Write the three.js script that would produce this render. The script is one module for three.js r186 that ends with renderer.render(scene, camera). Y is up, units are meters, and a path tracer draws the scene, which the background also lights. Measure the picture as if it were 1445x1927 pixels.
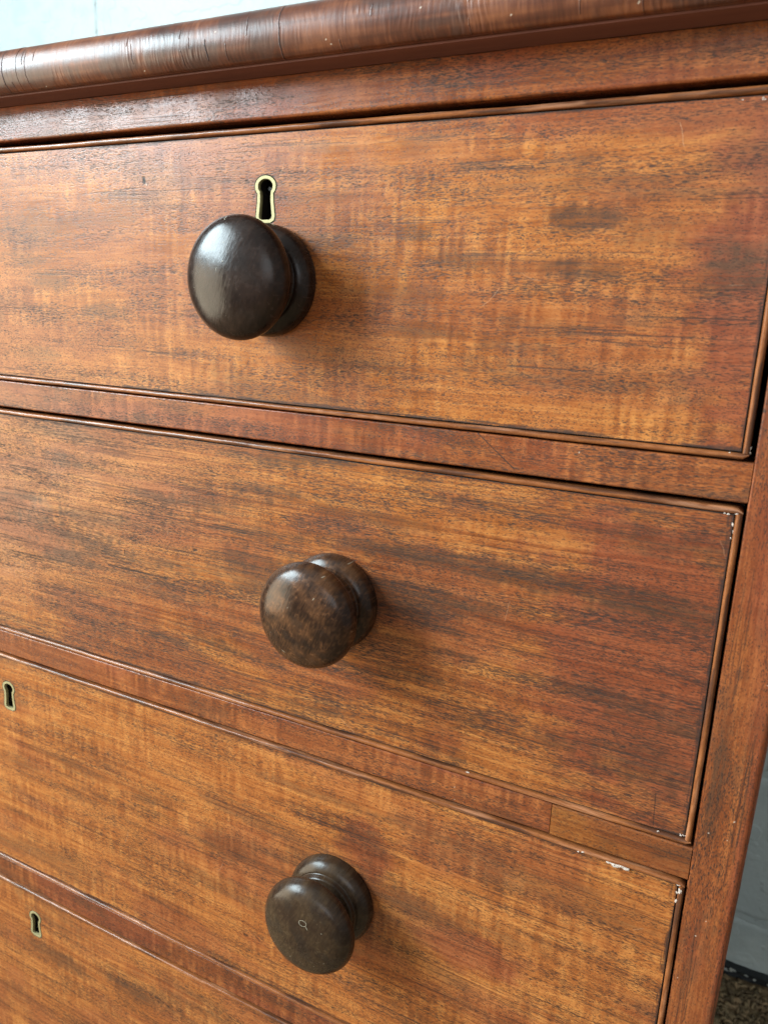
import * as THREE from 'three';
import { mergeGeometries } from 'three/addons/utils/BufferGeometryUtils.js';
import { RoundedBoxGeometry } from 'three/addons/geometries/RoundedBoxGeometry.js';
import { RectAreaLightUniformsLib } from 'three/addons/lights/RectAreaLightUniformsLib.js';

// ---------------------------------------------------------------- camera, light, exposure
const scene = new THREE.Scene();
scene.background = new THREE.Color(0, 0, 0);
const Y0 = 1.0;                                    // height of the top of the upper drawers above the floor
const camera = new THREE.PerspectiveCamera(66.49, 767 / 1024, 0.02, 40);
{
  const m = new THREE.Matrix4().makeBasis(
    new THREE.Vector3(0.888, 0.0414, -0.4579), new THREE.Vector3(-0.1476, 0.9689, -0.1987), new THREE.Vector3(0.4355, 0.244, 0.8665));
  camera.quaternion.setFromRotationMatrix(m);
  camera.position.set(0.01043, Y0 - 0.10464, 0.4112);
}
camera.focus = 0.5;
camera.userData.fStop = 11;

const renderer = new THREE.WebGLRenderer({ antialias: true });
renderer.setSize(767, 1024);
renderer.toneMapping = THREE.LinearToneMapping;
renderer.toneMappingExposure = 1.0;
renderer.shadowMap.enabled = true;
RectAreaLightUniformsLib.init();

// daylight from a wide window in the left-hand wall (out of frame)
const WIN = { x: -2.12, y: 2.0, z: 1.45, w: 1.55, h: 1.2 };        // upper panes: sky
const YARD = { x: -2.12, y: 0.64, z: 1.45, w: 1.55, h: 1.2 };       // lower panes: pale ground outside   // w runs along z
const winLight = new THREE.RectAreaLight(new THREE.Color(0.76, 0.93, 1.0), 44, WIN.w, WIN.h);
winLight.position.set(WIN.x + 0.035, WIN.y, WIN.z);
winLight.lookAt(WIN.x + 2, WIN.y, WIN.z);
scene.add(winLight);
const yardLight = new THREE.RectAreaLight(new THREE.Color(1.0, 0.88, 0.66), 7.5, YARD.w, YARD.h);
yardLight.position.set(YARD.x + 0.035, YARD.y, YARD.z);
yardLight.lookAt(YARD.x + 2, YARD.y, YARD.z);
scene.add(yardLight);
// second, smaller window in the wall that the chest faces
const FWIN = { x: 0.75, y: 1.7, z: 3.12, w: 1.8, h: 1.2 };
const frontLight = new THREE.RectAreaLight(new THREE.Color(0.95, 0.98, 1.0), 2.8, FWIN.w, FWIN.h);
frontLight.position.set(FWIN.x, FWIN.y, FWIN.z - 0.035);
frontLight.lookAt(FWIN.x, FWIN.y, 0);
scene.add(frontLight);

// ---------------------------------------------------------------- helpers
function rng(seed) { let s = seed >>> 0; return () => { s = (s + 0x6d2b79f5) | 0; let t = Math.imul(s ^ (s >>> 15), 1 | s); t = (t + Math.imul(t ^ (t >>> 7), 61 | t)) ^ t; return ((t ^ (t >>> 14)) >>> 0) / 4294967296; }; }
const TAB = new Float32Array(65536); { const r = rng(99); for (let i = 0; i < 65536; i++) TAB[i] = r(); }
function vn(x, y, s = 0) {                          // value noise 0..1
  const xi = Math.floor(x), yi = Math.floor(y); let fx = x - xi, fy = y - yi;
  fx = fx * fx * (3 - 2 * fx); fy = fy * fy * (3 - 2 * fy);
  const h = (a, b) => TAB[(Math.imul(a, 374761) + Math.imul(b, 668265) + Math.imul(s, 9277) + (Math.imul(a ^ (b << 7), 2246822) >>> 9)) & 65535];
  const a = h(xi, yi), b = h(xi + 1, yi), c = h(xi, yi + 1), d = h(xi + 1, yi + 1);
  return a + (b - a) * fx + (c - a) * fy + (a - b - c + d) * fx * fy;
}
const fb = (x, y, s) => (vn(x, y, s) * 4 + vn(x * 2.03, y * 2.03, s + 1) * 2 + vn(x * 4.1, y * 4.1, s + 2)) / 7;
const sst = (a, b, x) => { const t = Math.min(1, Math.max(0, (x - a) / (b - a))); return t * t * (3 - 2 * t); };
const mix3 = (a, b, t) => [a[0] + (b[0] - a[0]) * t, a[1] + (b[1] - a[1]) * t, a[2] + (b[2] - a[2]) * t];
const enc = (c) => { c = Math.min(1, Math.max(0, c)); return 255 * (c <= 0.0031308 ? 12.92 * c : 1.055 * Math.pow(c, 1 / 2.4) - 0.055); };

function struct(o, name, parent = scene) { o.name = name; if (parent === scene) o.userData.kind = 'structure'; parent.add(o); return o; }
function part(name, geo, mat, parent, label) { const m = new THREE.Mesh(geo, mat); m.name = name; m.castShadow = m.receiveShadow = true; if (label) m.userData.label = label; parent.add(m); return m; }

// textures: fn(x, y) in metres gives [r, g, b, height, roughness]; marks = strokes laid on afterwards
function makeTex(w, h, nx, ny, x0, y0, fn, strokes = []) {
  const N = nx * ny, C = new Float32Array(N * 3), H = new Float32Array(N), R = new Float32Array(N);
  for (let j = 0; j < ny; j++) for (let i = 0; i < nx; i++) {
    const v = fn(x0 + (i + 0.5) / nx * w, y0 + (j + 0.5) / ny * h), k = j * nx + i;
    C[k * 3] = v[0]; C[k * 3 + 1] = v[1]; C[k * 3 + 2] = v[2]; H[k] = v[3]; R[k] = v[4];
  }
  const sx = nx / w, sy = ny / h;
  for (const s of strokes) {                        // { x, y, dx, dy, wd, c, a, d } a soft dash in metres
    const ax = (s.x - x0) * sx, ay = (s.y - y0) * sy, bx = ax + s.dx * sx, by = ay + s.dy * sy, r = s.wd * 0.5 * sx + 0.35;
    const i0 = Math.max(0, Math.floor(Math.min(ax, bx) - r - 1)), i1 = Math.min(nx - 1, Math.ceil(Math.max(ax, bx) + r + 1));
    const j0 = Math.max(0, Math.floor(Math.min(ay, by) - r - 1)), j1 = Math.min(ny - 1, Math.ceil(Math.max(ay, by) + r + 1));
    const L2 = (bx - ax) ** 2 + (by - ay) ** 2 + 1e-6;
    for (let j = j0; j <= j1; j++) for (let i = i0; i <= i1; i++) {
      const t = Math.min(1, Math.max(0, ((i - ax) * (bx - ax) + (j - ay) * (by - ay)) / L2));
      const d = Math.hypot(i - ax - t * (bx - ax), j - ay - t * (by - ay)) / (r * (s.taper ? 0.35 + 2.6 * t * (1 - t) : 1));
      if (d >= 1) continue;
      const a = s.a * (1 - d * d), k = j * nx + i;
      for (let q = 0; q < 3; q++) C[k * 3 + q] += (s.c[q] - C[k * 3 + q]) * a;
      H[k] -= (s.d ?? 0.5) * a; R[k] += (s.r ?? 0.2) * a;
    }
  }
  const cd = new Uint8Array(N * 4), ad = new Uint8Array(N * 4);
  for (let k = 0; k < N; k++) {
    cd[k * 4] = enc(C[k * 3]); cd[k * 4 + 1] = enc(C[k * 3 + 1]); cd[k * 4 + 2] = enc(C[k * 3 + 2]); cd[k * 4 + 3] = 255;
    ad[k * 4] = Math.min(255, Math.max(0, H[k] * 255)); ad[k * 4 + 1] = Math.min(255, Math.max(0, R[k] * 255)); ad[k * 4 + 3] = 255;
  }
  const tex = (d, srgb) => {
    const t = new THREE.DataTexture(d, nx, ny, THREE.RGBAFormat);
    if (srgb) t.colorSpace = THREE.SRGBColorSpace;
    t.magFilter = THREE.LinearFilter; t.minFilter = THREE.LinearMipmapLinearFilter; t.generateMipmaps = true;
    t.wrapS = t.wrapT = THREE.MirroredRepeatWrapping;
    t.repeat.set(1 / w, 1 / h); t.offset.set(-x0 / w, -y0 / h); t.needsUpdate = true;
    return t;
  };
  return { map: tex(cd, true), aux: tex(ad, false) };
}
function mat(t, o = {}) {
  return new THREE.MeshPhysicalMaterial({ map: t.map, roughnessMap: t.aux, bumpMap: t.aux, bumpScale: 0.00014, specularIntensity: 0.48, roughness: 1, metalness: 0, ...o });
}

// mahogany: short dark pores, streaks along the grain, fiddleback bars across it, dark smudges, red stain
const LIGHT0 = [0.475, 0.186, 0.050], MID0 = [0.295, 0.090, 0.023], DARK = [0.11, 0.031, 0.011], LIGHT1 = [0.35, 0.113, 0.034], MID1 = [0.185, 0.050, 0.017], RED = [0.17, 0.040, 0.019], PORE = [0.03, 0.017, 0.013], GREY = [0.075, 0.033, 0.018];
function wood(o) {
  const { w, h, nx, ny, x0, y0, seed } = o, S = seed * 31, r = rng(seed * 7919 + 5);
  const along = o.vertical ? (x, y) => [y * 1000, x * 1000] : (x, y) => [x * 1000, y * 1000];
  const LIGHT = o.frame ? LIGHT1 : LIGHT0, MID = o.frame ? MID1 : MID0;
  const fn = (x, y) => {
    const [X, Y] = along(x, y);
    const yw = Y + 5 * (vn(X / 95, Y / 45, S) - 0.5) + 1.6 * (vn(X / 24, Y / 10, S + 1) - 0.5);
    const s1 = vn(X / 80, yw / 3.4, S + 2), s2 = vn(X / 34, yw / 1.05, S + 3), s3 = vn(X / 9, yw / 0.5, S + 4), s4 = vn(X / 1.1, Y / 0.45, S + 5);
    const s0 = fb(X / 120, yw / 13, S + 6);
    const figm = sst(0.36, 0.62, fb(X / 46, Y / 16, S + 9)) * (o.fig ?? 1);
    const fg = vn(X / 2.7 + 0.25 * vn(X / 9, Y / 5, S + 10), Y / 17, S + 11) - 0.5, fg2 = vn(X / 7.5, Y / 30, S + 12) - 0.5;
    let t = 0.62 + 0.22 * (s0 - 0.5) + 0.15 * (s1 - 0.5) + 0.2 * (s2 - 0.5) + 0.24 * (s3 - 0.5) + 0.26 * (s4 - 0.5) + (o.long ?? 0.12) * (vn(X / 120, yw / 0.75, S + 31) + vn(X / 60, yw / 1.9, S + 33) - 1) + figm * (0.46 * fg + 0.12 * fg2) + 0.08 * fg2;
    // smudges where the old stain has stayed dark
    const b = fb(X / (o.smx ?? 62), yw / 13, S + 15) + 0.16 * (vn(X / 3.1, Y / 9, S + 17) - 0.5) + 0.1 * (s2 - 0.5);
    let g = sst(0.56, 0.76, b) * (o.smudge ?? 0.6) * 0.9;
    for (const p of o.spots ?? []) {                // { x, y, rx, ry, a }
      const dx = (x - p.x) / p.rx, dy = (y - p.y) / p.ry;
      let d = Math.sqrt((dx < 0 ? dx * dx * (p.sharp ?? 1) : dx * dx) + dy * dy) + 0.7 * (fb(X / 14, Y / 3, S + 18) - 0.5) + 0.35 * (vn(X / 2.5, Y / 9, S + 19) - 0.5);
      g = Math.max(g, Math.min(0.95, p.a * 1.25) * (1 - sst(0.35, 1.05, d)));
    }
    g *= Math.min(1, Math.max(0.15, 0.75 + 0.8 * (s2 - 0.5) + 0.7 * (s3 - 0.5) + 0.5 * (s4 - 0.5)));
    let c = t > 0.5 ? mix3(MID, LIGHT, Math.min(1, (t - 0.5) * 2)) : mix3(DARK, MID, Math.max(0, t * 2));
    let rd = sst(0.44, 0.7, fb(X / 75, Y / 26, S + 21)) * (o.red ?? 0.5);
    for (const p of o.reds ?? []) rd = Math.max(rd, p.a * (1 - sst(0.4, 1.1, Math.hypot((x - p.x) / p.rx, (y - p.y) / p.ry) + 0.8 * (fb(X / 16, Y / 8, S + 23) - 0.5))));
    c = mix3(c, [RED[0] * (0.6 + 0.9 * t), RED[1] * (0.5 + 1.1 * t), RED[2] * (0.5 + 1.1 * t)], rd);
    c = mix3(c, [GREY[0] * (0.55 + 0.9 * t), GREY[1] * (0.55 + 0.9 * t), GREY[2] * (0.55 + 0.9 * t)], g);
    const k = o.tint ?? 1;
    return [c[0] * k, c[1] * k, c[2] * k, 0.72 + 0.12 * (s3 - 0.5) + 0.1 * (s4 - 0.5) + 0.16 * (fg * figm), (o.rough ?? 0.31) + 0.07 * (s2 - 0.5) + 0.2 * (fb(X / 20, Y / 20, S + 25) - 0.5)];
  };
  const st = [];
  const area = w * h * 1e6, n = Math.floor(area * (o.pores ?? 2.1));
  for (let i = 0; i < n; i++) {
    const x = x0 + r() * w, y = y0 + r() * h, [X, Y] = along(x, y);
    const den = fb(X / 55, Y / 7, S + 27);
    if (r() > 0.5 + 1.3 * (den - 0.42)) continue;
    const long = sst(0.4, 0.65, fb(X / 60, Y / 9, S + 29));
    const L = (0.0006 + 0.0016 * r() * r() + long * 0.0026 * r()) * (o.poreL ?? 1), tilt = 0.12 * (vn(X / 40, Y / 18, S + 28) - 0.5) + 0.1 * (r() - 0.5);
    const a = 0.48 + 0.42 * r() * (0.6 + 0.8 * den), wd = 0.00003 + 0.00017 * r() * r();
    st.push(o.vertical ? { x, y, dx: L * tilt, dy: L, wd, c: PORE, a, taper: 1, d: 0.3 } : { x, y, dx: L, dy: L * tilt, wd, c: PORE, a, taper: 1, d: 0.3 });
  }
  for (let i = 0; i < (o.lines ?? 0); i++) {        // long dark veins that come in sheaves
    const bx = x0 + r() * w, by = y0 + r() * h, m = 2 + Math.floor(r() * 6);
    for (let q = 0; q < m; q++) {
      let x = bx + (r() - 0.5) * 0.03, y = by + (r() - 0.5) * 0.006, sl = (r() - 0.5) * 0.04; const L = 0.015 + r() * 0.07, sg = 0.005, aa = 0.3 + 0.45 * r();
      for (let l = 0; l < L; l += sg) { sl += (r() - 0.5) * 0.02; if (r() < 0.85) st.push(o.vertical ? { x: y - by + bx, y: x - bx + by, dx: sl * sg, dy: sg, wd: 0.0004, c: PORE, a: aa, d: 0.3 } : { x, y, dx: sg, dy: sl * sg, wd: 0.0004, c: PORE, a: aa, d: 0.3 }); x += sg; y += sl * sg; }
    }
  }
  for (let i = 0; i < (o.flecks ?? 0); i++) { const x = x0 + r() * w, y = y0 + r() * h; st.push({ x, y, dx: 0.0004 * r(), dy: 0.0006 * r(), wd: 0.0002 + 0.0004 * r(), c: [0.66, 0.56, 0.46], a: 0.7, d: -0.3, r: 0.3 }); }
  for (let i = 0; i < (o.scratches ?? 0); i++) {    // fine pale scratches
    let x = x0 + r() * w, y = y0 + r() * h, a = r() * 6.28; const n2 = 3 + Math.floor(r() * 6), al = 0.12 + 0.25 * r();
    for (let q = 0; q < n2; q++) { const dx = 0.0016 * Math.cos(a), dy = 0.0016 * Math.sin(a); st.push({ x, y, dx, dy, wd: 0.00022, c: [0.55, 0.33, 0.2], a: al, d: 0.2, r: 0.1 }); x += dx; y += dy; a += (r() - 0.5) * 0.7; }
  }
  if (o.grime) {                                    // old polish and dirt caught along the bead: broken dark smears
    const { x1, yb, yt } = o.grime;
    const smear = (x, y, dx, dy) => st.push({ x, y, dx, dy, wd: 0.0004 + 0.0012 * r() * r(), c: [0.035, 0.018, 0.014], a: 0.2 + 0.45 * r(), d: -0.1, r: 0.1 });
    for (let i = 0; i < 380; i++) { const x = x0 + r() * w; if (vn(x * 18, 1.5, S + 41) > 0.42) smear(x, yb + 0.0004 + 0.0022 * r() * r(), 0.004 + 0.012 * r(), 0.0003 * (r() - 0.5)); }
    for (let i = 0; i < 240; i++) { const x = x0 + r() * w; if (vn(x * 15, 3.5, S + 42) > 0.5) smear(x, yt - 0.0004 - 0.0018 * r() * r(), 0.004 + 0.012 * r(), 0.0003 * (r() - 0.5)); }
    for (let i = 0; i < 240; i++) { const y = yb + r() * (yt - yb); if (vn(y * 40, 5.5, S + 43) > 0.3) smear(x1 - 0.0003 - 0.0034 * r() * r(), y, 0.0003 * (r() - 0.5), 0.003 + 0.007 * r()); }
  }
  for (const s of o.marks ?? []) st.push(s);
  return makeTex(w, h, nx, ny, x0, y0, fn, st);
}

// a moulding: a closed outline of [across, out] points carried along a length, slightly uneven
function sweep(profile, L, n, jitter = 0, seed = 1, uv0 = [0, 0]) {
  const m = profile.length, pos = [], uv = [], idx = [], acc = [0];
  for (let i = 0; i < m; i++) { const a = profile[i], b = profile[(i + 1) % m]; acc.push(acc[i] + Math.hypot(a[0] - b[0], a[1] - b[1])); }
  for (let k = 0; k <= n; k++) for (let i = 0; i <= m; i++) {
    const p = profile[i % m], s = L * k / n;
    const jy = jitter * (fb(s * 28, 0.3 + (p[0] > profile[0][0] ? 5.1 : 0), seed) - 0.5), jz = jitter * (fb(s * 33, 9.3, seed + 3) - 0.5) * (p[1] > -0.002 ? 1 : 0);
    pos.push(s, p[0] + jy, p[1] + jz); uv.push(uv0[0] + s, uv0[1] + acc[i]);
  }
  for (let k = 0; k < n; k++) for (let i = 0; i < m; i++) { const a = k * (m + 1) + i, b = a + 1, c = a + m + 1, d = c + 1; idx.push(a, b, c, b, d, c); }
  const g = new THREE.BufferGeometry();
  const tri = THREE.ShapeUtils.triangulateShape(profile.map((p) => new THREE.Vector2(p[0], p[1])), []);
  for (const k of [0, n]) {
    const base = pos.length / 3;
    for (let i = 0; i < m; i++) { const q = (k * (m + 1) + i) * 3; pos.push(pos[q], pos[q + 1], pos[q + 2]); uv.push(uv0[0] + profile[i][1], uv0[1] + profile[i][0]); }
    for (const t of tri) k ? idx.push(base + t[0], base + t[1], base + t[2]) : idx.push(base + t[0], base + t[2], base + t[1]);
  }
  g.setAttribute('position', new THREE.Float32BufferAttribute(pos, 3)); g.setAttribute('uv', new THREE.Float32BufferAttribute(uv, 2)); g.setIndex(idx);
  g.computeVertexNormals();
  const nr = g.attributes.normal;                   // close the seam of the outline
  for (let k = 0; k <= n; k++) { const a = k * (m + 1), b = a + m, v = new THREE.Vector3(nr.getX(a) + nr.getX(b), nr.getY(a) + nr.getY(b), nr.getZ(a) + nr.getZ(b)).normalize(); nr.setXYZ(a, v.x, v.y, v.z); nr.setXYZ(b, v.x, v.y, v.z); }
  return g;
}
// outline of a board seen on its end, front corners rounded; anticlockwise with z out
function board(y0, y1, z0, z1, rb, rt = rb, q = 5) {
  const o = [[y0, z0]];
  for (let i = 0; i <= q; i++) { const a = Math.PI / 2 * i / q; o.push([y0 + rb - rb * Math.cos(a), z1 - rb + rb * Math.sin(a)]); }
  for (let i = 0; i <= q; i++) { const a = Math.PI / 2 * i / q; o.push([y1 - rt + rt * Math.sin(a), z1 - rt + rt * Math.cos(a)]); }
  o.push([y1, z0]);
  return o;
}
const shift = (g, x, y, z) => g.translate(x, y, z);
function boxG(w, h, d, x, y, z, r = 0.001) { const g = new RoundedBoxGeometry(w, h, d, 2, Math.min(r, w / 2.1, h / 2.1, d / 2.1)); g.translate(x, y, z); return g; }

// ---------------------------------------------------------------- the room
const plain = (c, rough = 0.9, o = {}) => new THREE.MeshStandardMaterial({ color: new THREE.Color().setRGB(...c), roughness: rough, ...o });
const paintT = makeTex(0.9, 0.9, 900, 900, 0, 0, (x, y) => {
  const X = x * 1000, Y = y * 1000, b = fb(X / 26, Y / 22, 301), f = fb(X / 4, Y / 4, 304), st = sst(0.45, 0.85, fb(X / 42, Y / 34, 310) + 0.2 * (f - 0.5));
  const c = mix3([0.43, 0.49, 0.495], [0.32, 0.375, 0.385], st * 0.45), k = 0.97 + 0.06 * (f - 0.5);
  return [c[0] * k, c[1] * k, c[2] * k, 0.4 + 0.5 * (b - 0.5) + 0.18 * (f - 0.5) + 0.22 * sst(0.55, 0.6, b), 0.55];
});
const paint = mat(paintT, { bumpScale: 0.0025 });
const ROOM = { x0: -2.17, x1: 1.9, z0: -0.665, z1: 3.15, h: 3.2 };
{
  // back wall: painted bricks, each its own piece, on a bed of mortar
  const wall = part('wall', boxG(ROOM.x1 - ROOM.x0 + 0.2, ROOM.h, 0.2, (ROOM.x0 + ROOM.x1) / 2, ROOM.h / 2, ROOM.z0 - 0.102, 0.002), paint, scene);
  wall.userData.kind = 'structure';
  { const p = wall.geometry.attributes.position, u = wall.geometry.attributes.uv; for (let i = 0; i < p.count; i++) u.setXY(i, p.getX(i), p.getY(i)); }
  const r = rng(31);
  const variants = [0, 1, 2, 3].map((q) => {
    const g = new THREE.BoxGeometry(0.446, 0.2215, 0.03, 110, 56, 1), p = g.attributes.position, u = g.attributes.uv;
    for (let i = 0; i < p.count; i++) {
      const x = p.getX(i), y = p.getY(i), n = fb(x * 60, y * 60, 420 + q) - 0.5, e = Math.min(0.223 - Math.abs(x), 0.1108 - Math.abs(y)) + 0.008 * n;
      if (p.getZ(i) > 0) p.setZ(i, 0.015 + 0.003 * (fb(x * 14, y * 16, 400 + q) - 0.5) - 0.004 * (1 - sst(0.001, 0.0095, e)));
      u.setXY(i, x + 0.2 * q, y + 0.13 * q);
    }
    g.computeVertexNormals(); return g;
  });
  for (let row = -1; row < 11; row++) for (let k = -2; k < 7; k++) {
    const x = -0.875 + k * 0.45 + (row & 1 ? 0 : 0.225), y = 0.2025 + row * 0.225;
    if (x < -2.2 || x > 1.7 || (y < 0.8 && x > -0.9 && x < -0.2)) continue;           // behind the chest
    const b = part('block', variants[Math.floor(r() * 4)], paint, wall);
    b.position.set(x + (r() - 0.5) * 0.003, y, ROOM.z0 - 0.0142 + (r() - 0.5) * 0.0004); b.rotation.z = (r() - 0.5) * 0.004;
  }
  // black strip along the foot of the wall, paint chipped over it
  const sk = new THREE.BoxGeometry(2.4, 0.012, 0.014, 500, 3, 2), p = sk.attributes.position;
  for (let i = 0; i < p.count; i++) { const x = p.getX(i); p.setY(i, p.getY(i) * (0.8 + 0.5 * fb(x * 40, 2, 77)) + 0.006 * (fb(x * 22, 7, 71) - 0.5)); p.setZ(i, p.getZ(i) + 0.006 * (fb(x * 30, p.getY(i) * 200, 73) - 0.5)); }
  sk.computeVertexNormals(); sk.translate(-0.3, 0.009, ROOM.z0 + 0.007);
  const strip = part('skirting_strip', sk, plain([0.012, 0.014, 0.017], 0.6), wall, 'black chipped strip along the foot of the white wall');
  const chips = []; const rc = rng(12);
  for (let i = 0; i < 110; i++) { const g = new THREE.IcosahedronGeometry(0.002 + 0.005 * rc() * rc(), 1); { const q = g.attributes.position; for (let k = 0; k < q.count; k++) { const f = 0.5 + vn(q.getX(k) * 600 + i * 3, q.getY(k) * 600, 9); q.setXYZ(k, q.getX(k) * f, q.getY(k) * f, q.getZ(k)); } } g.scale(0.7 + rc() * 1.4, 0.3 + rc() * 0.5, 0.3); g.rotateZ(-0.4 * rc()); g.translate(-0.3 + rc() * 0.7, 0.006 + rc() * 0.008, ROOM.z0 + 0.0142 + rc() * 0.002); chips.push(g); }
  part('paint_chip', mergeGeometries(chips), plain([0.33, 0.35, 0.34], 0.7), strip).userData.kind = 'stuff';
}
const coirT = makeTex(0.5, 0.5, 700, 700, 0, 0, (x, y) => {
  const X = x * 1000, Y = y * 1000, a = fb(X / 6, Y / 5, 501), b = vn(X / 1.6, Y / 1.6, 505), c = mix3([0.12, 0.078, 0.04], [0.36, 0.26, 0.15], a * 0.6 + b * 0.4);
  return [...c, 0.3 + 0.6 * a, 0.95];
});
{
  const fg = new THREE.BoxGeometry(ROOM.x1 - ROOM.x0, 0.12, ROOM.z1 - ROOM.z0 + 0.01); fg.translate((ROOM.x0 + ROOM.x1) / 2, -0.06, (ROOM.z0 + ROOM.z1) / 2);
  { const p = fg.attributes.position, u = fg.attributes.uv; for (let i = 0; i < p.count; i++) u.setXY(i, p.getX(i), p.getZ(i)); }
  const floor = part('floor', fg, mat(coirT, { bumpScale: 0.004 }), scene); floor.userData.kind = 'structure';
  const tuft = new THREE.TorusGeometry(0.0042, 0.0021, 5, 8, Math.PI); const n = 5200, im = new THREE.InstancedMesh(tuft, plain([0.2, 0.14, 0.08], 0.95), n), r = rng(8), M = new THREE.Matrix4(), c = new THREE.Color();
  for (let i = 0; i < n; i++) {
    M.makeRotationFromEuler(new THREE.Euler((r() - 0.5) * 0.9, r() * 6.28, (r() - 0.5) * 0.5)); M.setPosition(-0.05 + 0.42 * r(), -0.001 + 0.002 * r(), -0.645 + 0.45 * r()); im.setMatrixAt(i, M);
    const k = 0.45 + 1.1 * r(); im.setColorAt(i, c.setRGB(k * (0.95 + 0.1 * r()), k, k * 0.95));
  }
  im.name = 'carpet_pile'; im.userData.kind = 'stuff'; floor.add(im);
  const limewash = plain([0.22, 0.21, 0.2]), t = 0.15, hz = (ROOM.z0 + ROOM.z1) / 2, dz = ROOM.z1 - ROOM.z0;
  const ceil = part('ceiling', boxG(ROOM.x1 - ROOM.x0 + 0.4, t, dz + 0.4, (ROOM.x0 + ROOM.x1) / 2, ROOM.h + t / 2 + 0.002, hz), limewash, scene); ceil.userData.kind = 'structure';
  const wr = part('wall_right', boxG(t, ROOM.h, dz, ROOM.x1 + t / 2, ROOM.h / 2, hz), limewash, scene); wr.userData.kind = 'structure';
  const wl = part('wall_left', boxG(t, ROOM.h, dz, ROOM.x0 - t / 2, ROOM.h / 2, hz), limewash, scene); wl.userData.kind = 'structure';
  const wf = part('wall_front', boxG(ROOM.x1 - ROOM.x0 + 0.4, ROOM.h, t, (ROOM.x0 + ROOM.x1) / 2, ROOM.h / 2, ROOM.z1 + t / 2), limewash, scene); wf.userData.kind = 'structure';
  const frameM = plain([0.7, 0.7, 0.68], 0.5);
  const win = (w, label, emis, tone = [0.85, 0.95, 1]) => {
    const g = new THREE.Group(); g.name = 'window'; g.userData = { label, category: 'window' };
    const f = []; for (const s of [-1, 1]) { f.push(boxG(w.w + 0.16, 0.07, 0.05, 0, s * (w.h / 2 + 0.04), 0)); f.push(boxG(0.07, w.h, 0.05, s * (w.w / 2 + 0.04), 0, 0)); }
    part('frame', mergeGeometries(f), frameM, g);
    part('pane', new THREE.BoxGeometry(w.w, w.h, 0.012), plain([0.05, 0.05, 0.05], 0.4, { emissive: new THREE.Color(...tone), emissiveIntensity: emis }), g);
    scene.add(g); return g;
  };
  const y = win(YARD, 'lower glazing of the garden door left of the chest', 0.5, [1, 0.88, 0.66]); y.name = 'window_002'; y.position.set(YARD.x - 0.02, YARD.y, YARD.z); y.rotation.y = Math.PI / 2;
  const a = win(WIN, 'wide bright window in the wall left of the chest', 1.2); a.position.set(WIN.x - 0.02, WIN.y, WIN.z); a.rotation.y = Math.PI / 2;
  const b = win(FWIN, 'smaller window in the wall that the chest faces', 0.8); b.name = 'window_001'; b.position.set(FWIN.x, FWIN.y, FWIN.z + 0.005); b.rotation.y = Math.PI;
}

// ---------------------------------------------------------------- the chest of drawers
const chest = new THREE.Group(); chest.name = 'chest_of_drawers'; chest.position.set(0, Y0, 0);
chest.userData = { label: 'polished mahogany chest of drawers with turned dark wooden knobs against a white wall', category: 'chest of drawers' };
scene.add(chest);

// knob: one turned piece, axis along z
const knobProfile = [[0.0001, -0.0008], [0.0310, -0.0008], [0.0321, 0.0008], [0.0325, 0.0038], [0.0322, 0.0070], [0.0306, 0.0098], [0.0281, 0.0119], [0.0258, 0.0131], [0.0250, 0.0133], [0.0243, 0.0144], [0.0239, 0.0160], [0.0231, 0.0171], [0.0215, 0.0178], [0.0203, 0.0192], [0.0199, 0.0210], [0.0206, 0.0230], [0.0232, 0.0249], [0.0272, 0.0264], [0.0312, 0.0283], [0.0336, 0.0305], [0.0345, 0.0332], [0.0341, 0.0360], [0.0326, 0.0390], [0.0297, 0.0420], [0.0248, 0.0444], [0.0186, 0.0461], [0.0120, 0.0473], [0.0060, 0.0479], [0.00005, 0.0481]];
const knobCurve = new THREE.CatmullRomCurve3(knobProfile.map((p) => new THREE.Vector3(p[0], p[1], 0)), false, 'centripetal').getPoints(150);
const knobG = new THREE.LatheGeometry(knobCurve.map((p) => new THREE.Vector2(Math.max(0.00005, p.x), p.y * 0.97)), 96); knobG.rotateX(Math.PI / 2);
{ const p = knobG.attributes.position, u = knobG.attributes.uv; for (let i = 0; i < p.count; i++) u.setXY(i, p.getX(i), p.getY(i)); }
function knobTex(seed, k, base, warm, marks) {
  return makeTex(0.074, 0.074, 512, 512, -0.037, -0.037, (x, y) => {
    const X = x * 1000, Y = y * 1000, a = fb(X / 9 + 0.4 * Y / 9, Y / 6, seed), b = vn(X / 0.8 - Y / 2, Y / 2.6, seed + 4), f = fb(X / 2.2, Y / 2.2, seed + 7), q = fb(X / 14, Y / 14, seed + 9);
    const t = Math.min(1, Math.max(0, k * (sst(0.3, 0.75, a * 0.5 + q * 0.5 + 0.12 * (f - 0.5)) + 0.5 * (b - 0.5) + sst(0.66, 0.8, f) * 0.5)));
    const dk = sst(0.5, 0.72, fb(X / 8 + Y / 16, Y / 10, seed + 12) + 0.2 * (b - 0.5)) * k;
    let c = mix3(base, warm, t); c = mix3(c, [0.013, 0.012, 0.012], dk * 0.7);
    const m = 0.9 + 0.3 * (b - 0.5) + 0.25 * (f - 0.5);
    return [c[0] * m, c[1] * m, c[2] * m, 0.5 + 0.12 * (f - 0.5) + 0.08 * (b - 0.5), 0.245 + 0.14 * (q - 0.5) + 0.1 * (f - 0.5)];
  }, marks);
}
const CREAM = [0.62, 0.58, 0.45];
const fleck = (x, y, dx, dy, wd = 0.0006, a = 0.9) => ({ x, y, dx: dx * 0.75, dy: dy * 0.75, wd: wd * 0.6, c: CREAM, a: a * 0.75, d: -0.2, r: 0.3, taper: 1 });
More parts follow.
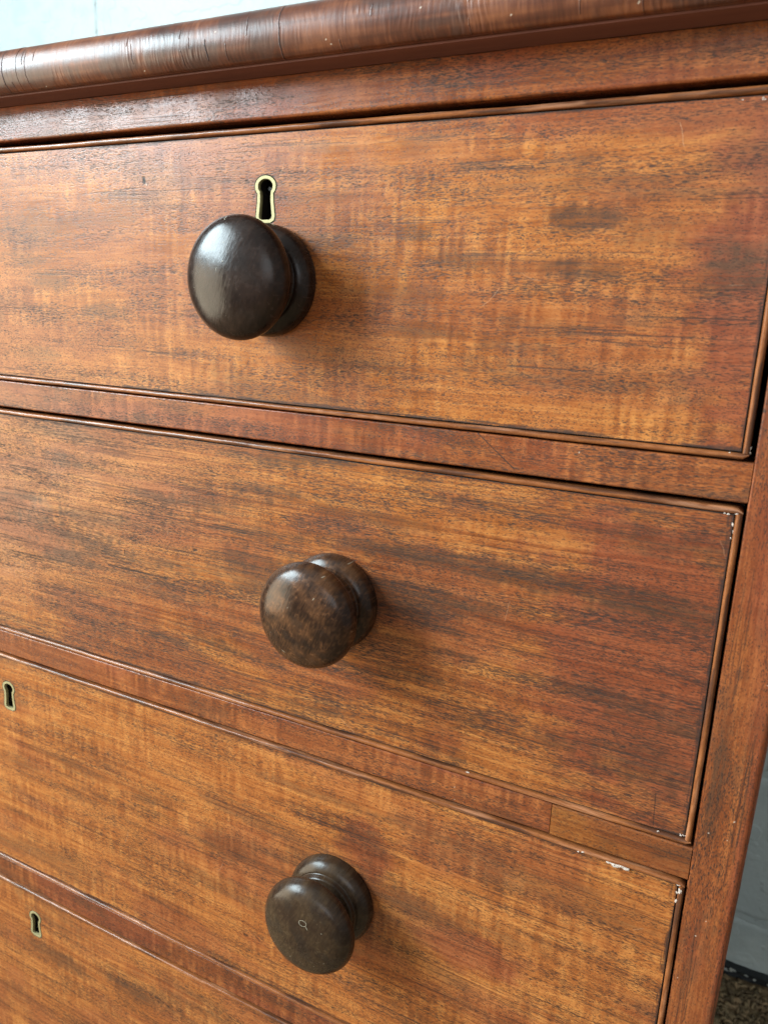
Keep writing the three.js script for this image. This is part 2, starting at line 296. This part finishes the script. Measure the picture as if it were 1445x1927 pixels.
const knobMats = [
  mat(knobTex(610, 0.3, [0.017, 0.009, 0.007], [0.045, 0.022, 0.014], [fleck(-0.004, 0.0315, -0.0006, 0.0018), fleck(-0.0046, 0.0313, 0.0014, -0.0008), fleck(-0.0005, 0.0085, 0.0005, -0.0006, 0.0009), fleck(-0.005, 0.003, 0.0008, 0.003, 0.0004, 0.7), fleck(-0.001, 0.018, 0.0003, 0.0008), fleck(-0.023, -0.006, 0.0002, 0.0002, 0.0007)]), { bumpScale: 0.00025 }),
  mat(knobTex(640, 0.55, [0.028, 0.013, 0.008], [0.15, 0.062, 0.025], [fleck(0.011, 0.016, 0.0012, 0.002), fleck(-0.012, -0.022, 0.004, -0.002, 0.0003), fleck(-0.02, -0.012, 0.0002, 0.0002), fleck(-0.006, 0.008, 0.0006, 0.0006, 0.0009, 0.4), fleck(0.013, 0.029, 0.0022, 0.001, 0.0009, 0.6)]), { bumpScale: 0.00025 }),
  mat(knobTex(680, 0.45, [0.03, 0.016, 0.010], [0.07, 0.042, 0.021], [
    ...Array.from({ length: 14 }, (_, i) => { const a = i / 14 * 6.283, b = (i + 1) / 14 * 6.283; return fleck(0.0028 + 0.0029 * Math.cos(a), 0.0125 + 0.0019 * Math.sin(a), 0.0029 * (Math.cos(b) - Math.cos(a)), 0.0019 * (Math.sin(b) - Math.sin(a)), 0.0006, 1.0); }),
    fleck(0.0052, 0.0112, 0.0022, -0.0028, 0.0005), fleck(0.0165, 0.01, 0.0004, -0.001), fleck(-0.0075, -0.019, 0.0008, -0.0006), fleck(0.011, -0.019, 0.0004, 0.0002), fleck(0.018, -0.014, 0.001, 0.001, 0.0005, 0.7)]), { bumpScale: 0.0002 })];

// keyhole outline, grown outwards by e
function keyhole(e, P = THREE.Shape) {
  const pts = []; const r = 0.0042 + e, WX2 = 1.26;
  const a0 = -0.72;
  for (let i = 0; i <= 18; i++) { const a = a0 + (Math.PI - 2 * a0) * i / 18; pts.push([r * Math.cos(a), 0.0080 + r * Math.sin(a)]); }
  const left = [[-0.0029 - e * 0.95, 0.0025], [-0.0030 - e * 0.95, -0.001], [-0.0034 - e, -0.006], [-0.0037 - e, -0.0088], [-0.0034 - e * 0.9, -0.0102 - e * 0.6], [-0.0020 - e * 0.4, -0.0109 - e]];
  pts.push(...left, ...left.map(([x, y]) => [-x, y]).reverse());
  const s = new P(); s.setFromPoints(pts.map((p) => new THREE.Vector2(p[0] * WX2, p[1]))); return s;
}
const brassT = makeTex(0.04, 0.04, 160, 160, -0.02, -0.02, (x, y) => { const f = vn(x * 900, y * 9000, 801), g = fb(x * 500, y * 500, 804); const c = mix3([0.25, 0.21, 0.10], [0.42, 0.37, 0.21], 0.5 * f + 0.5 * g); return [...c, 0.5 + 0.2 * (f - 0.5), 0.58 + 0.2 * (g - 0.5)]; });
const brass = mat(brassT, { metalness: 0.35, bumpScale: 0.0001 });
const escG = (() => { const s = keyhole(0.0019); s.holes.push(keyhole(0, THREE.Path)); const g = new THREE.ExtrudeGeometry(s, { depth: 0.0022, bevelEnabled: true, bevelSize: 0.0002, bevelThickness: 0.0002, bevelOffset: -0.0002, bevelSegments: 2, curveSegments: 24 }); g.translate(0, 0, -0.0022); return g; })();
const lockG = mergeGeometries([boxG(0.03, 0.05, 0.002, 0, 0, -0.0125), (() => { const g = new THREE.CylinderGeometry(0.0011, 0.0011, 0.008, 16); g.rotateX(Math.PI / 2); g.translate(0.0002, 0.0072, -0.008); return g.toNonIndexed(); })(), boxG(0.0012, 0.011, 0.004, -0.0008, -0.003, -0.0102, 0.0004)]);
const lockM = plain([0.012, 0.011, 0.010], 0.45, { metalness: 0.7 });
const grimy = plain([0.014, 0.008, 0.006], 0.7);
const inner = plain([0.05, 0.03, 0.02], 0.85);

const beadT = makeTex(0.7, 0.03, 2048, 88, 0, 0, (x, y) => {   // old stained bead: dark in patches, rubbed paler along its ridge
  const X = x * 1000, V = y * 1000, a = fb(X / 38, V / 30, 951), b = fb(X / 9, V / 4, 954), f = vn(X / 5, V / 0.45, 957), g = vn(X / 1.3, V / 0.6, 959);
  let c = mix3([0.12, 0.037, 0.014], [0.29, 0.10, 0.032], Math.min(1, Math.max(0, 0.5 + 1.2 * (a - 0.5) + 0.5 * (f - 0.5) + 0.3 * (g - 0.5))));
  c = mix3(c, [0.04, 0.018, 0.013], 0.75 * sst(0.52, 0.72, fb(X / 34, V / 2.2, 961) + 0.2 * (f - 0.5)));
  c = mix3(c, [0.40, 0.18, 0.095], 0.55 * sst(0.45, 0.75, fb(X / 32, V / 1.6, 963) + 0.25 * (f - 0.5)) * sst(0.45, 0.6, fb(X / 70, 3, 964)));
  return [...c, 0.6 + 0.3 * (b - 0.5) + 0.15 * (f - 0.5), 0.27 + 0.2 * (b - 0.5)];
});
const beadM = mat(beadT, { bumpScale: 0.0004 });
const chalk = plain([0.46, 0.38, 0.33], 0.8);
const BW = 0.0031, GR = 0.0004;                     // bead width, groove beside it
const beadProfile = (() => { const o = [[0, -0.012]]; const r = BW / 2; for (let i = 0; i <= 12; i++) { const a = Math.PI * i / 12; o.push([r - r * Math.cos(a), 0.0002 + 0.0018 * Math.sin(a) ** 0.8]); } o.push([BW, -0.012]); return o; })();

// a drawer: field with its wood, four beads, keyholes, knobs; x0..x1 and y0..y1 are its outer edges, (sx0, sy0) the part of the texture
function drawer(x0, x1, y0, y1, m, seed, holes, knobs, chips, label) {
  const e = BW + GR, s = new THREE.Shape(), [a, b, c, d] = [x0 + e, x1 - e, y0 + e, y1 - e];
  s.moveTo(a, c); s.lineTo(b, c); s.lineTo(b, d); s.lineTo(a, d); s.closePath();
  for (const [hx, hy] of holes) { const p = new THREE.Path(); p.setFromPoints(keyhole(0.00205).getPoints(24).map((v) => v.add(new THREE.Vector2(hx, hy)))); s.holes.push(p); }
  const front = new THREE.ExtrudeGeometry(s, { depth: 0.0105, bevelEnabled: true, bevelSize: 0.0005, bevelThickness: 0.0005, bevelOffset: -0.0005, bevelSegments: 3, curveSegments: 24 });
  front.translate(0, 0, -0.011);
  const back = new THREE.BoxGeometry(x1 - x0 - 0.0006, y1 - y0 - 0.0006, 0.004).toNonIndexed(); back.translate((x0 + x1) / 2, (y0 + y1) / 2, -0.0045 - 0.0105);
  const dr = part('drawer', front, [m, grimy], chest, label);
  part('drawer_box', back, inner, dr);
  const L = x1 - x0, Hh = y1 - y0;
  const top = sweep(beadProfile, L, Math.round(L / 0.0025), 0.0007, seed + 11, [seed * 0.61 % 1, 0.003]);
  const bot = sweep(beadProfile, L, Math.round(L / 0.0025), 0.0007, seed, [seed * 0.37 % 1, 0]);
  for (const [g, lower] of [[bot, 1], [top, 0]]) {   // worn round at the corners
    const p = g.attributes.position, R = 0.0034;
    for (let i = 0; i < p.count; i++) { const d = Math.min(p.getX(i), L - p.getX(i)); if (d < R) { const t = 1 - d / R, o = 0.6 * R * (1 - Math.sqrt(Math.max(0, 1 - t * t))), y = p.getY(i), k = Math.min(1, Math.max(0, lower ? 1 - y / BW : y / BW)); p.setY(i, y + (lower ? o : -o) * k); } }
    g.computeVertexNormals();
  }
  part('cockbead', shift(bot, x0, y0, 0), beadM, dr);
  part('cockbead', shift(top, x0, y1 - BW, 0), beadM, dr);
  for (const side of [0, 1]) {
    const v = sweep(beadProfile, Hh - 2 * BW, Math.round(Hh / 0.004), 0.0005, seed + 21 + side, [seed * 0.83 % 1, 0.006]);
    v.rotateZ(Math.PI / 2); part('cockbead', shift(v, side ? x1 : x0 + BW, y0 + BW, 0), beadM, dr);
  }
  for (const [hx, hy] of holes) { const es = part('escutcheon', escG, brass, dr); es.position.set(hx, hy, 0.0001); const lk = part('lock', lockG, lockM, dr); lk.position.set(hx, hy, 0); }
  for (const [kx, ky, mi, sc] of knobs) { const k = part('knob', knobG, knobMats[mi], dr); k.position.set(kx, ky, 0); k.scale.set(sc, sc, 1); }
  if (chips.length) {
    const gs = [], r = rng(seed + 77);
    for (const [cx, cy, cz, n, sp, sz] of chips) for (let i = 0; i < n; i++) {
      if (i % 3 === 2) continue;
      const g = new THREE.IcosahedronGeometry(sz * (0.4 + 1.1 * r() * r()), 2), p = g.attributes.position;
      for (let q = 0; q < p.count; q++) { const k = 0.65 + 0.8 * vn(p.getX(q) * 3000 + i * 3.7, p.getY(q) * 3000 + p.getZ(q) * 2100, 5); p.setXYZ(q, p.getX(q) * k * 1.5, p.getY(q) * k * 0.8, p.getZ(q) * k * 0.4); }
      g.computeVertexNormals(); g.rotateZ((r() - 0.5) * 0.9 + (sp[1] > sp[0] ? 1.57 : 0)); g.translate(cx + (r() - 0.5) * sp[0], cy + (r() - 0.5) * sp[1], cz); gs.push(g);
    }
    part('filler_chip', mergeGeometries(gs), chalk, dr).userData.kind = 'stuff';
  }
  return dr;
}
const DK = [0.02, 0.012, 0.01];
const Y = { a: [-0.165, 0], b: [-0.379, -0.1887], c: [-0.6152, -0.402], d: [-0.872, -0.6384] };
const fieldTex = (y, o) => wood({ w: 0.58, h: y[1] - y[0], nx: 2048, ny: Math.round(2048 * (y[1] - y[0]) / 0.58), x0: -0.58, y0: y[0], grime: { x1: -BW - GR, yb: y[0] + BW + GR, yt: y[1] - BW - GR }, ...o });
const t1 = fieldTex(Y.a, { seed: 3, lines: 30, scratches: 14, red: 0.35, smudge: 0.5,
  spots: [{ x: -0.098, y: -0.054, rx: 0.032, ry: 0.0085, a: 0.75, sharp: 4 }, { x: -0.1, y: -0.0775, rx: 0.032, ry: 0.0075, a: 0.8, sharp: 3 }, { x: -0.018, y: -0.078, rx: 0.028, ry: 0.019, a: 0.8 }, { x: -0.155, y: -0.074, rx: 0.026, ry: 0.006, a: 0.55 }, { x: -0.185, y: -0.0595, rx: 0.016, ry: 0.006, a: 0.5 }, { x: -0.175, y: -0.112, rx: 0.03, ry: 0.007, a: 0.5 }, { x: -0.475, y: -0.09, rx: 0.03, ry: 0.01, a: 0.5 }, { x: -0.42, y: -0.11, rx: 0.03, ry: 0.008, a: 0.5 }, { x: -0.4, y: -0.036, rx: 0.03, ry: 0.006, a: 0.4 }, { x: -0.49, y: -0.055, rx: 0.02, ry: 0.01, a: 0.4 }, { x: -0.235, y: -0.04, rx: 0.03, ry: 0.004, a: 0.3 }],
  reds: [{ x: -0.005, y: -0.09, rx: 0.045, ry: 0.1, a: 0.85 }, { x: -0.285, y: -0.045, rx: 0.02, ry: 0.02, a: 0.6 }, { x: -0.06, y: -0.008, rx: 0.12, ry: 0.012, a: 0.6 }],
  marks: [{ x: -0.3808, y: -0.0252, dx: 0.0003, dy: -0.0022, wd: 0.0034, c: [0.008, 0.006, 0.006], a: 1, d: 0.7 }, { x: -0.379, y: -0.0285, dx: 0.0003, dy: -0.0008, wd: 0.0006, c: [0.6, 0.55, 0.5], a: 0.8, d: 0 }] });
const t2 = fieldTex(Y.b, { seed: 5, long: 0.32, lines: 170, scratches: 14, fig: 0.5, smx: 95, smudge: 0.9, red: 0.55, poreL: 1.5, tint: 0.94,
  spots: [{ x: -0.15, y: -0.244, rx: 0.12, ry: 0.008, a: 0.72 }, { x: -0.04, y: -0.248, rx: 0.05, ry: 0.012, a: 0.8 }, { x: -0.165, y: -0.268, rx: 0.07, ry: 0.008, a: 0.75 }, { x: -0.05, y: -0.305, rx: 0.07, ry: 0.006, a: 0.5 }, { x: -0.2, y: -0.225, rx: 0.06, ry: 0.006, a: 0.5 }, { x: -0.03, y: -0.335, rx: 0.03, ry: 0.02, a: 0.45 }, { x: -0.44, y: -0.262, rx: 0.05, ry: 0.01, a: 0.5 }, { x: -0.38, y: -0.306, rx: 0.05, ry: 0.008, a: 0.45 }, { x: -0.47, y: -0.2, rx: 0.06, ry: 0.007, a: 0.45 }],
  reds: [{ x: -0.02, y: -0.28, rx: 0.11, ry: 0.13, a: 0.85 }, { x: -0.16, y: -0.27, rx: 0.09, ry: 0.05, a: 0.6 }, { x: -0.26, y: -0.33, rx: 0.06, ry: 0.03, a: 0.5 }],
  marks: [{ x: -0.3449, y: -0.2708, dx: 0.0022, dy: 0.0002, wd: 0.0024, c: DK, a: 0.9, d: 0.8 }, { x: -0.4112, y: -0.2828, dx: 0, dy: -0.0028, wd: 0.0012, c: DK, a: 0.85, d: 0.7 }, { x: -0.0214, y: -0.354, dx: 0.0009, dy: -0.02, wd: 0.0005, c: DK, a: 0.85, d: 0.6 }] });
const t3 = fieldTex(Y.c, { seed: 8, long: 0.22, lines: 120, scratches: 12, fig: 0.9, smx: 80, smudge: 0.55, red: 0.45, tint: 1.0,
  spots: [{ x: -0.47, y: -0.487, rx: 0.06, ry: 0.008, a: 0.55 }, { x: -0.4, y: -0.49, rx: 0.03, ry: 0.009, a: 0.5 }, { x: -0.16, y: -0.49, rx: 0.06, ry: 0.01, a: 0.5 }, { x: -0.1, y: -0.44, rx: 0.09, ry: 0.008, a: 0.4 }, { x: -0.2, y: -0.455, rx: 0.03, ry: 0.016, a: 0.55 }],
  reds: [{ x: -0.12, y: -0.505, rx: 0.05, ry: 0.02, a: 0.7 }, { x: -0.2, y: -0.46, rx: 0.025, ry: 0.03, a: 0.7 }],
  marks: [{ x: -0.302, y: -0.5752, dx: 0.003, dy: 0, wd: 0.0025, c: DK, a: 0.85, d: 0.7 }, { x: -0.408, y: -0.52, dx: 0, dy: -0.004, wd: 0.0008, c: DK, a: 0.7, d: 0.5 }] });
const t4 = fieldTex(Y.d, { seed: 13, long: 0.24, lines: 130, scratches: 16, fig: 0.7, smx: 90, smudge: 0.6, red: 0.4, reds: [], spots: [{ x: -0.42, y: -0.69, rx: 0.05, ry: 0.014, a: 0.7 }, { x: -0.52, y: -0.7, rx: 0.06, ry: 0.012, a: 0.6 }] });
const WX = -1.118;                                  // left end of the long drawers
const [m1, m2, m3, m4] = [t1, t2, t3, t4].map((t) => mat(t));
const d1 = drawer(-0.5535, -0.0014, ...Y.a, m1, 101, [[-0.2846, -0.0408]], [[-0.2802, -0.0875, 0, 1.015]],
  [[-0.0022, -0.1615, 0.0004, 9, [0.002, 0.005], 0.0007], [-0.008, -0.1625, 0.0012, 5, [0.006, 0.001], 0.0004], [-0.02, -0.0052, 0.0002, 6, [0.014, 0.0008], 0.0006]], 'upper drawer with a dark knob touching its brass keyhole plate');
const d1b = d1.clone(); d1b.position.x = -0.5645; d1b.userData = {}; chest.add(d1b);
drawer(WX, 0, ...Y.b, m2, 131, [], [[-0.2289, -0.2837, 1, 0.975], [-0.889, -0.2837, 1, 0.975]],
  [[-0.0055, -0.1925, 0.0014, 5, [0.008, 0.0016], 0.0007], [-0.0035, -0.201, 0.0004, 5, [0.0014, 0.008], 0.0005], [-0.0055, -0.3745, 0.0002, 12, [0.008, 0.0016], 0.0006], [-0.0165, -0.3765, 0.0012, 6, [0.012, 0.0015], 0.0006], [-0.131, -0.3762, 0.0014, 4, [0.006, 0.001], 0.0006]], 'long drawer with a mottled brown knob');
drawer(WX, 0.0004, ...Y.c, m3, 161, [[-0.5555, -0.4422]], [[-0.2229, -0.5056, 2, 1.0], [-0.889, -0.5056, 2, 1.0]],
  [[-0.036, -0.4050, 0.0012, 18, [0.010, 0.0028], 0.0011], [-0.0022, -0.4115, 0.0016, 9, [0.0018, 0.009], 0.0007], [-0.0045, -0.4045, 0.0016, 3, [0.005, 0.002], 0.0008], [-0.0585, -0.4045, 0.0018, 3, [0.006, 0.001], 0.0006]], 'long drawer with an olive brown knob and chipped top bead');
drawer(WX, 0, ...Y.d, m4, 191, [[-0.5447, -0.6755]], [[-0.225, -0.755, 1, 1.0], [-0.889, -0.755, 1, 1.0]], [], 'lowest drawer, only its upper left corner in view');

// rails, stiles, carcass
const railT = (seed, o = {}) => wood({ w: 0.66, h: 0.034, nx: 2048, ny: 112, x0: 0, y0: 0, seed, frame: true, red: 0.55, smudge: 0.6, fig: 1.3, ...o });
const rail = (y0, y1, x0, x1, m, seed, label) => { const L = x1 - x0; const g = sweep(board(y0, y1, -0.06, 0.0004, 0.0012, 0.001), L, Math.round(L / 0.006), 0.0004, seed, [0, -0.06]); return part('drawer_rail', shift(g, x0, 0, 0), m, chest, label); };
const RX = 0.0012, LX = WX - 0.0026;
// texture along a rail is counted from its left end; offsets put the right-hand 0.66 m over the texture's own length
const railUV = (g, x0) => { const u = g.attributes.uv; for (let i = 0; i < u.count; i++) u.setX(i, u.getX(i) + x0 + 0.66); return g; };
const rm1 = mat(railT(21, { flecks: 3, marks: [{ x: 0.66 - 0.1408, y: 0.0205, dx: 0.0235, dy: -0.0182, wd: 0.0007, c: DK, a: 0.9, d: 0.6 }] })), rm2 = mat(railT(23, { flecks: 6, fig: 1.0 })), rm3 = mat(railT(25, { tint: 0.9 })), rm4 = mat(railT(27, { frame: false, red: 0.5, smudge: 0.6, fig: 0.5, tint: 0.7, lines: 12 }));
railUV(rail(-0.1863, -0.1661, LX, RX, rm1, 301, 'rail below the two upper drawers with a slanting scratch').geometry, LX);
const r2 = rail(-0.4006, -0.3801, LX, -0.0772, rm2, 303, 'rail below the second row'); railUV(r2.geometry, LX);
{ const g = sweep(board(-0.4006, -0.3801, -0.06, 0.0005, 0.0012, 0.001), RX + 0.0767, 16, 0.0003, 305, [0.3, -0.06]); part('veneer_patch', shift(g, -0.0767, 0, 0.0002), rm4, r2, 'paler piece let into the rail at its right end'); }
railUV(rail(-0.637, -0.6164, LX, RX, rm3, 307, 'rail above the lowest drawer').geometry, LX);
railUV(rail(-0.90, -0.8735, LX, RX, rm3, 309, 'rail under the lowest drawer').geometry, LX);
// frieze rail under the top
const friezeT = wood({ w: 0.66, h: 0.034, nx: 2048, ny: 112, x0: 0, y0: 0, seed: 41, frame: true, red: 0.6, smudge: 0.6, fig: 0.8, rough: 0.28, pores: 2.0, lines: 14 });
{ const L = RX - LX, g = sweep(board(0.0040, 0.0261, -0.06, 0.0006, 0.0016, 0.0005), L, 200, 0.0008, 311, [0, -0.06]); railUV(g, LX); part('frieze_rail', shift(g, LX, 0, 0), mat(friezeT), chest, 'narrow rail between the top moulding and the upper drawers'); }
// stiles (grain upright)
const stileT = wood({ w: 0.06, h: 0.66, nx: 192, ny: 2048, x0: 0, y0: -0.66, seed: 51, vertical: true, frame: true, red: 0.7, smudge: 0.6, fig: 0.25, long: 0.2, pores: 2.2, poreL: 0.8, flecks: 40, lines: 40,
  spots: [{ x: 0.006, y: -0.335, rx: 0.005, ry: 0.05, a: 0.85 }], reds: [{ x: 0.025, y: -0.3, rx: 0.006, ry: 0.3, a: 0.7 }] });
const stileM = mat(stileT);
function stile(x0, flip) {
  const o = board(0, 0.0258, -0.045, 0.0006, flip ? 0.004 : 0.0009, flip ? 0.0009 : 0.004), L = 0.0261 + 0.93;
  const g = sweep(o, L, 160, 0.0004, 321, [0, 0]);
  // the sweep runs along x: stand it up, width along x
  const p = g.attributes.position, u = g.attributes.uv, n = g.attributes.normal;
  for (let i = 0; i < p.count; i++) { const s = p.getX(i), w = p.getY(i); p.setXYZ(i, x0 + (flip ? w : w * (0.0272 + 0.0137 * Math.max(-0.22, Math.min(0.2, s - 0.93 + 0.3))) / 0.0258), s - 0.93, p.getZ(i)); n.setXYZ(i, n.getY(i), n.getX(i), n.getZ(i)); u.setXY(i, u.getY(i) - 0.0455, s - 0.93); }
  const idx = g.index; for (let i = 0; i < idx.count; i += 3) { const a = idx.getX(i); idx.setX(i, idx.getX(i + 1)); idx.setX(i + 1, a); }
  return part('stile', g, stileM, chest, flip ? undefined : 'upright at the right-hand end with worn rounded edge');
}
stile(RX + 0.0002, false); stile(LX - 0.026, true);
{ const g = boxG(0.010, 0.1675, 0.058, -0.559, -0.0825, -0.0295, 0.001); part('divider', g, inner, chest); }
const sideM = mat(wood({ w: 0.3, h: 0.3, nx: 512, ny: 512, x0: 0, y0: 0, seed: 61, vertical: true }));
const uvXY = (g, f) => { const p = g.attributes.position, u = g.attributes.uv; for (let i = 0; i < p.count; i++) u.setXY(i, ...f(p.getX(i), p.getY(i), p.getZ(i))); return g; };
for (const x of [0.0165, LX - 0.0145]) part('carcass_side', uvXY(boxG(0.022, 0.955, 0.43, x, -0.452, -0.26, 0.002), (a, b, c) => [c, b]), sideM, chest);
part('back_panel', boxG(-LX + 0.03, 0.95, 0.01, LX / 2, -0.452, -0.481, 0.001), inner, chest);
part('carcass_bottom', boxG(-LX, 0.02, 0.41, LX / 2, -0.885, -0.265, 0.001), inner, chest);
for (const x of [-0.02, LX + 0.02]) for (const z of [-0.06, -0.43]) { const g = new THREE.CylinderGeometry(0.032, 0.024, 0.1, 24); g.translate(x, -0.95, z); part('foot', g, knobMats[0], chest); }
part('dust_board', boxG(-LX, 0.012, 0.41, LX / 2, 0.019, -0.268, 0.001), inner, chest);

// top: flat board behind, thumb moulding in front laid with cross-grain veneer
const crossT = makeTex(0.66, 0.075, 2048, 256, -0.66, 0, (x, y) => {
  const X = x * 1000, Yv = y * 1000, S = 900, yw = X + 2.2 * (vn(X / 14, Yv / 9, S) - 0.5);
  const s1 = vn(yw / 3.2, Yv / 26, S + 1), s2 = vn(yw / 1.0, Yv / 8, S + 2), s3 = vn(yw / 0.45, Yv / 3.2, S + 3), b = fb(X / 24, Yv / 16, S + 5), h = vn(X / 40, Yv / 1.6, S + 8);
  let t = 0.55 + 0.75 * (b - 0.5) + 0.15 * (s1 - 0.5) + 0.22 * (s2 - 0.5) + 0.2 * (s3 - 0.5) + 0.3 * (h - 0.5);
  let c = t > 0.5 ? mix3([0.105, 0.033, 0.017], [0.23, 0.08, 0.034], Math.min(1, (t - 0.5) * 2)) : mix3([0.035, 0.014, 0.011], [0.105, 0.033, 0.017], Math.max(0, t * 2));
  const g = sst(0.5, 0.64, fb(X / 22, Yv / 15, S + 11) + 0.2 * (s1 - 0.5)); c = mix3(c, [0.05, 0.03, 0.026], 0.5 * g);
  const cr = sst(0.5, 0.75, fb(X / 30, Yv / 20, S + 15));                       // crazed, crinkled polish
  return [c[0], c[1], c[2], 0.6 + (0.25 + 0.9 * cr) * (0.3 * (s2 - 0.5) + 0.3 * (vn(yw / 1.3, Yv / 5, S + 20) - 0.5)), 0.38 + 0.08 * (s2 - 0.5) + 0.12 * (b - 0.5)];
}, (() => {
  const st = [], r = rng(5), crack = (x, y0, y1, wd, a = 0.95) => { let y = y0, q = x; while (y < y1) { const dx = (r() - 0.5) * 0.0009; st.push({ x: q, y, dx, dy: 0.0025, wd, c: [0.012, 0.008, 0.01], a, d: 0.8 }); q += dx; y += 0.0025; } };
  crack(-0.2574, 0.004, 0.05, 0.0006); crack(-0.3063, 0.026, 0.036, 0.0007); crack(-0.4725, 0.01, 0.05, 0.0006); crack(-0.4528, 0.004, 0.05, 0.0003, 0.6);
  for (let i = 0; i < 40; i++) { const y = 0.01 + 0.03 * r(); crack(-0.66 + 0.66 * r(), y, y + 0.003 + 0.007 * r(), 0.0004, 0.6); }
  for (let i = 0; i < 20; i++) st.push({ x: -0.6 * r(), y: 0.045 * r(), dx: 0.0004, dy: 0.0008 * r(), wd: 0.0006, c: [0.7, 0.62, 0.5], a: 0.7, d: -0.2 });
  return st;
})());
const veneerM = mat(crossT, { bumpScale: 0.0005, specularIntensity: 0.65 });
{
  const prof = [[0.0275, 0.0]];
  const cy = 0.0400, cz = 0.0125, ry = 0.0148, rz = 0.0155;
  for (let i = 0; i <= 22; i++) { const a = -1.03 + (1.03 + 1.45) * i / 22; prof.push([cy + ry * Math.sin(a), cz + rz * Math.cos(a) ** 0.8]); }
  prof.push([0.0552, 0.0]);
  const core = part('top_moulding', boxG(-LX + 0.06, 0.0278, 0.018, LX / 2, 0.0407, -0.0092, 0.0006), inner, chest, 'rounded front edge of the top, veneered across the grain');
  part('soffit_strip', uvXY(boxG(-LX + 0.10, 0.0012, 0.0190, LX / 2 + 0.0002, 0.0268, 0.0095, 0.0003), (a, b, c) => [a * 0.5, c]), mat(makeTex(0.3, 0.03, 600, 60, 0, 0, (x, y) => { const X = x * 1000, Y2 = y * 1000, a = fb(X / 40, Y2 / 6, 931), b = vn(X / 6, Y2 / 0.7, 934); return [...mix3([0.10, 0.036, 0.027], [0.18, 0.066, 0.045], 0.7 * a + 0.3 * b), 0.5 + 0.2 * (b - 0.5), 0.62]; })), core, 'flat dull red brown underside of the top edge');
  const cuts = [LX - 0.05, -0.9, -0.46, -0.2157, 0.055];
  for (let i = 0; i < 4; i++) {
    const L = cuts[i + 1] - cuts[i] - 0.0002, g = sweep(prof, L, Math.round(L / 0.002), 0.0004, 351 + i, [cuts[i], 0]);
    part('veneer_strip', shift(g, cuts[i], 0, i % 2 ? 0.0002 : 0), veneerM, core);
  }
  const topT = mat(wood({ w: 0.5, h: 0.3, nx: 768, ny: 460, x0: 0, y0: 0, seed: 63, red: 0.5 }));
  part('top_board', uvXY(boxG(-LX + 0.11, 0.0285, 0.485, LX / 2, 0.0409, -0.2615, 0.001), (a, b, c) => [a, c]), topT, chest);
}

renderer.render(scene, camera);
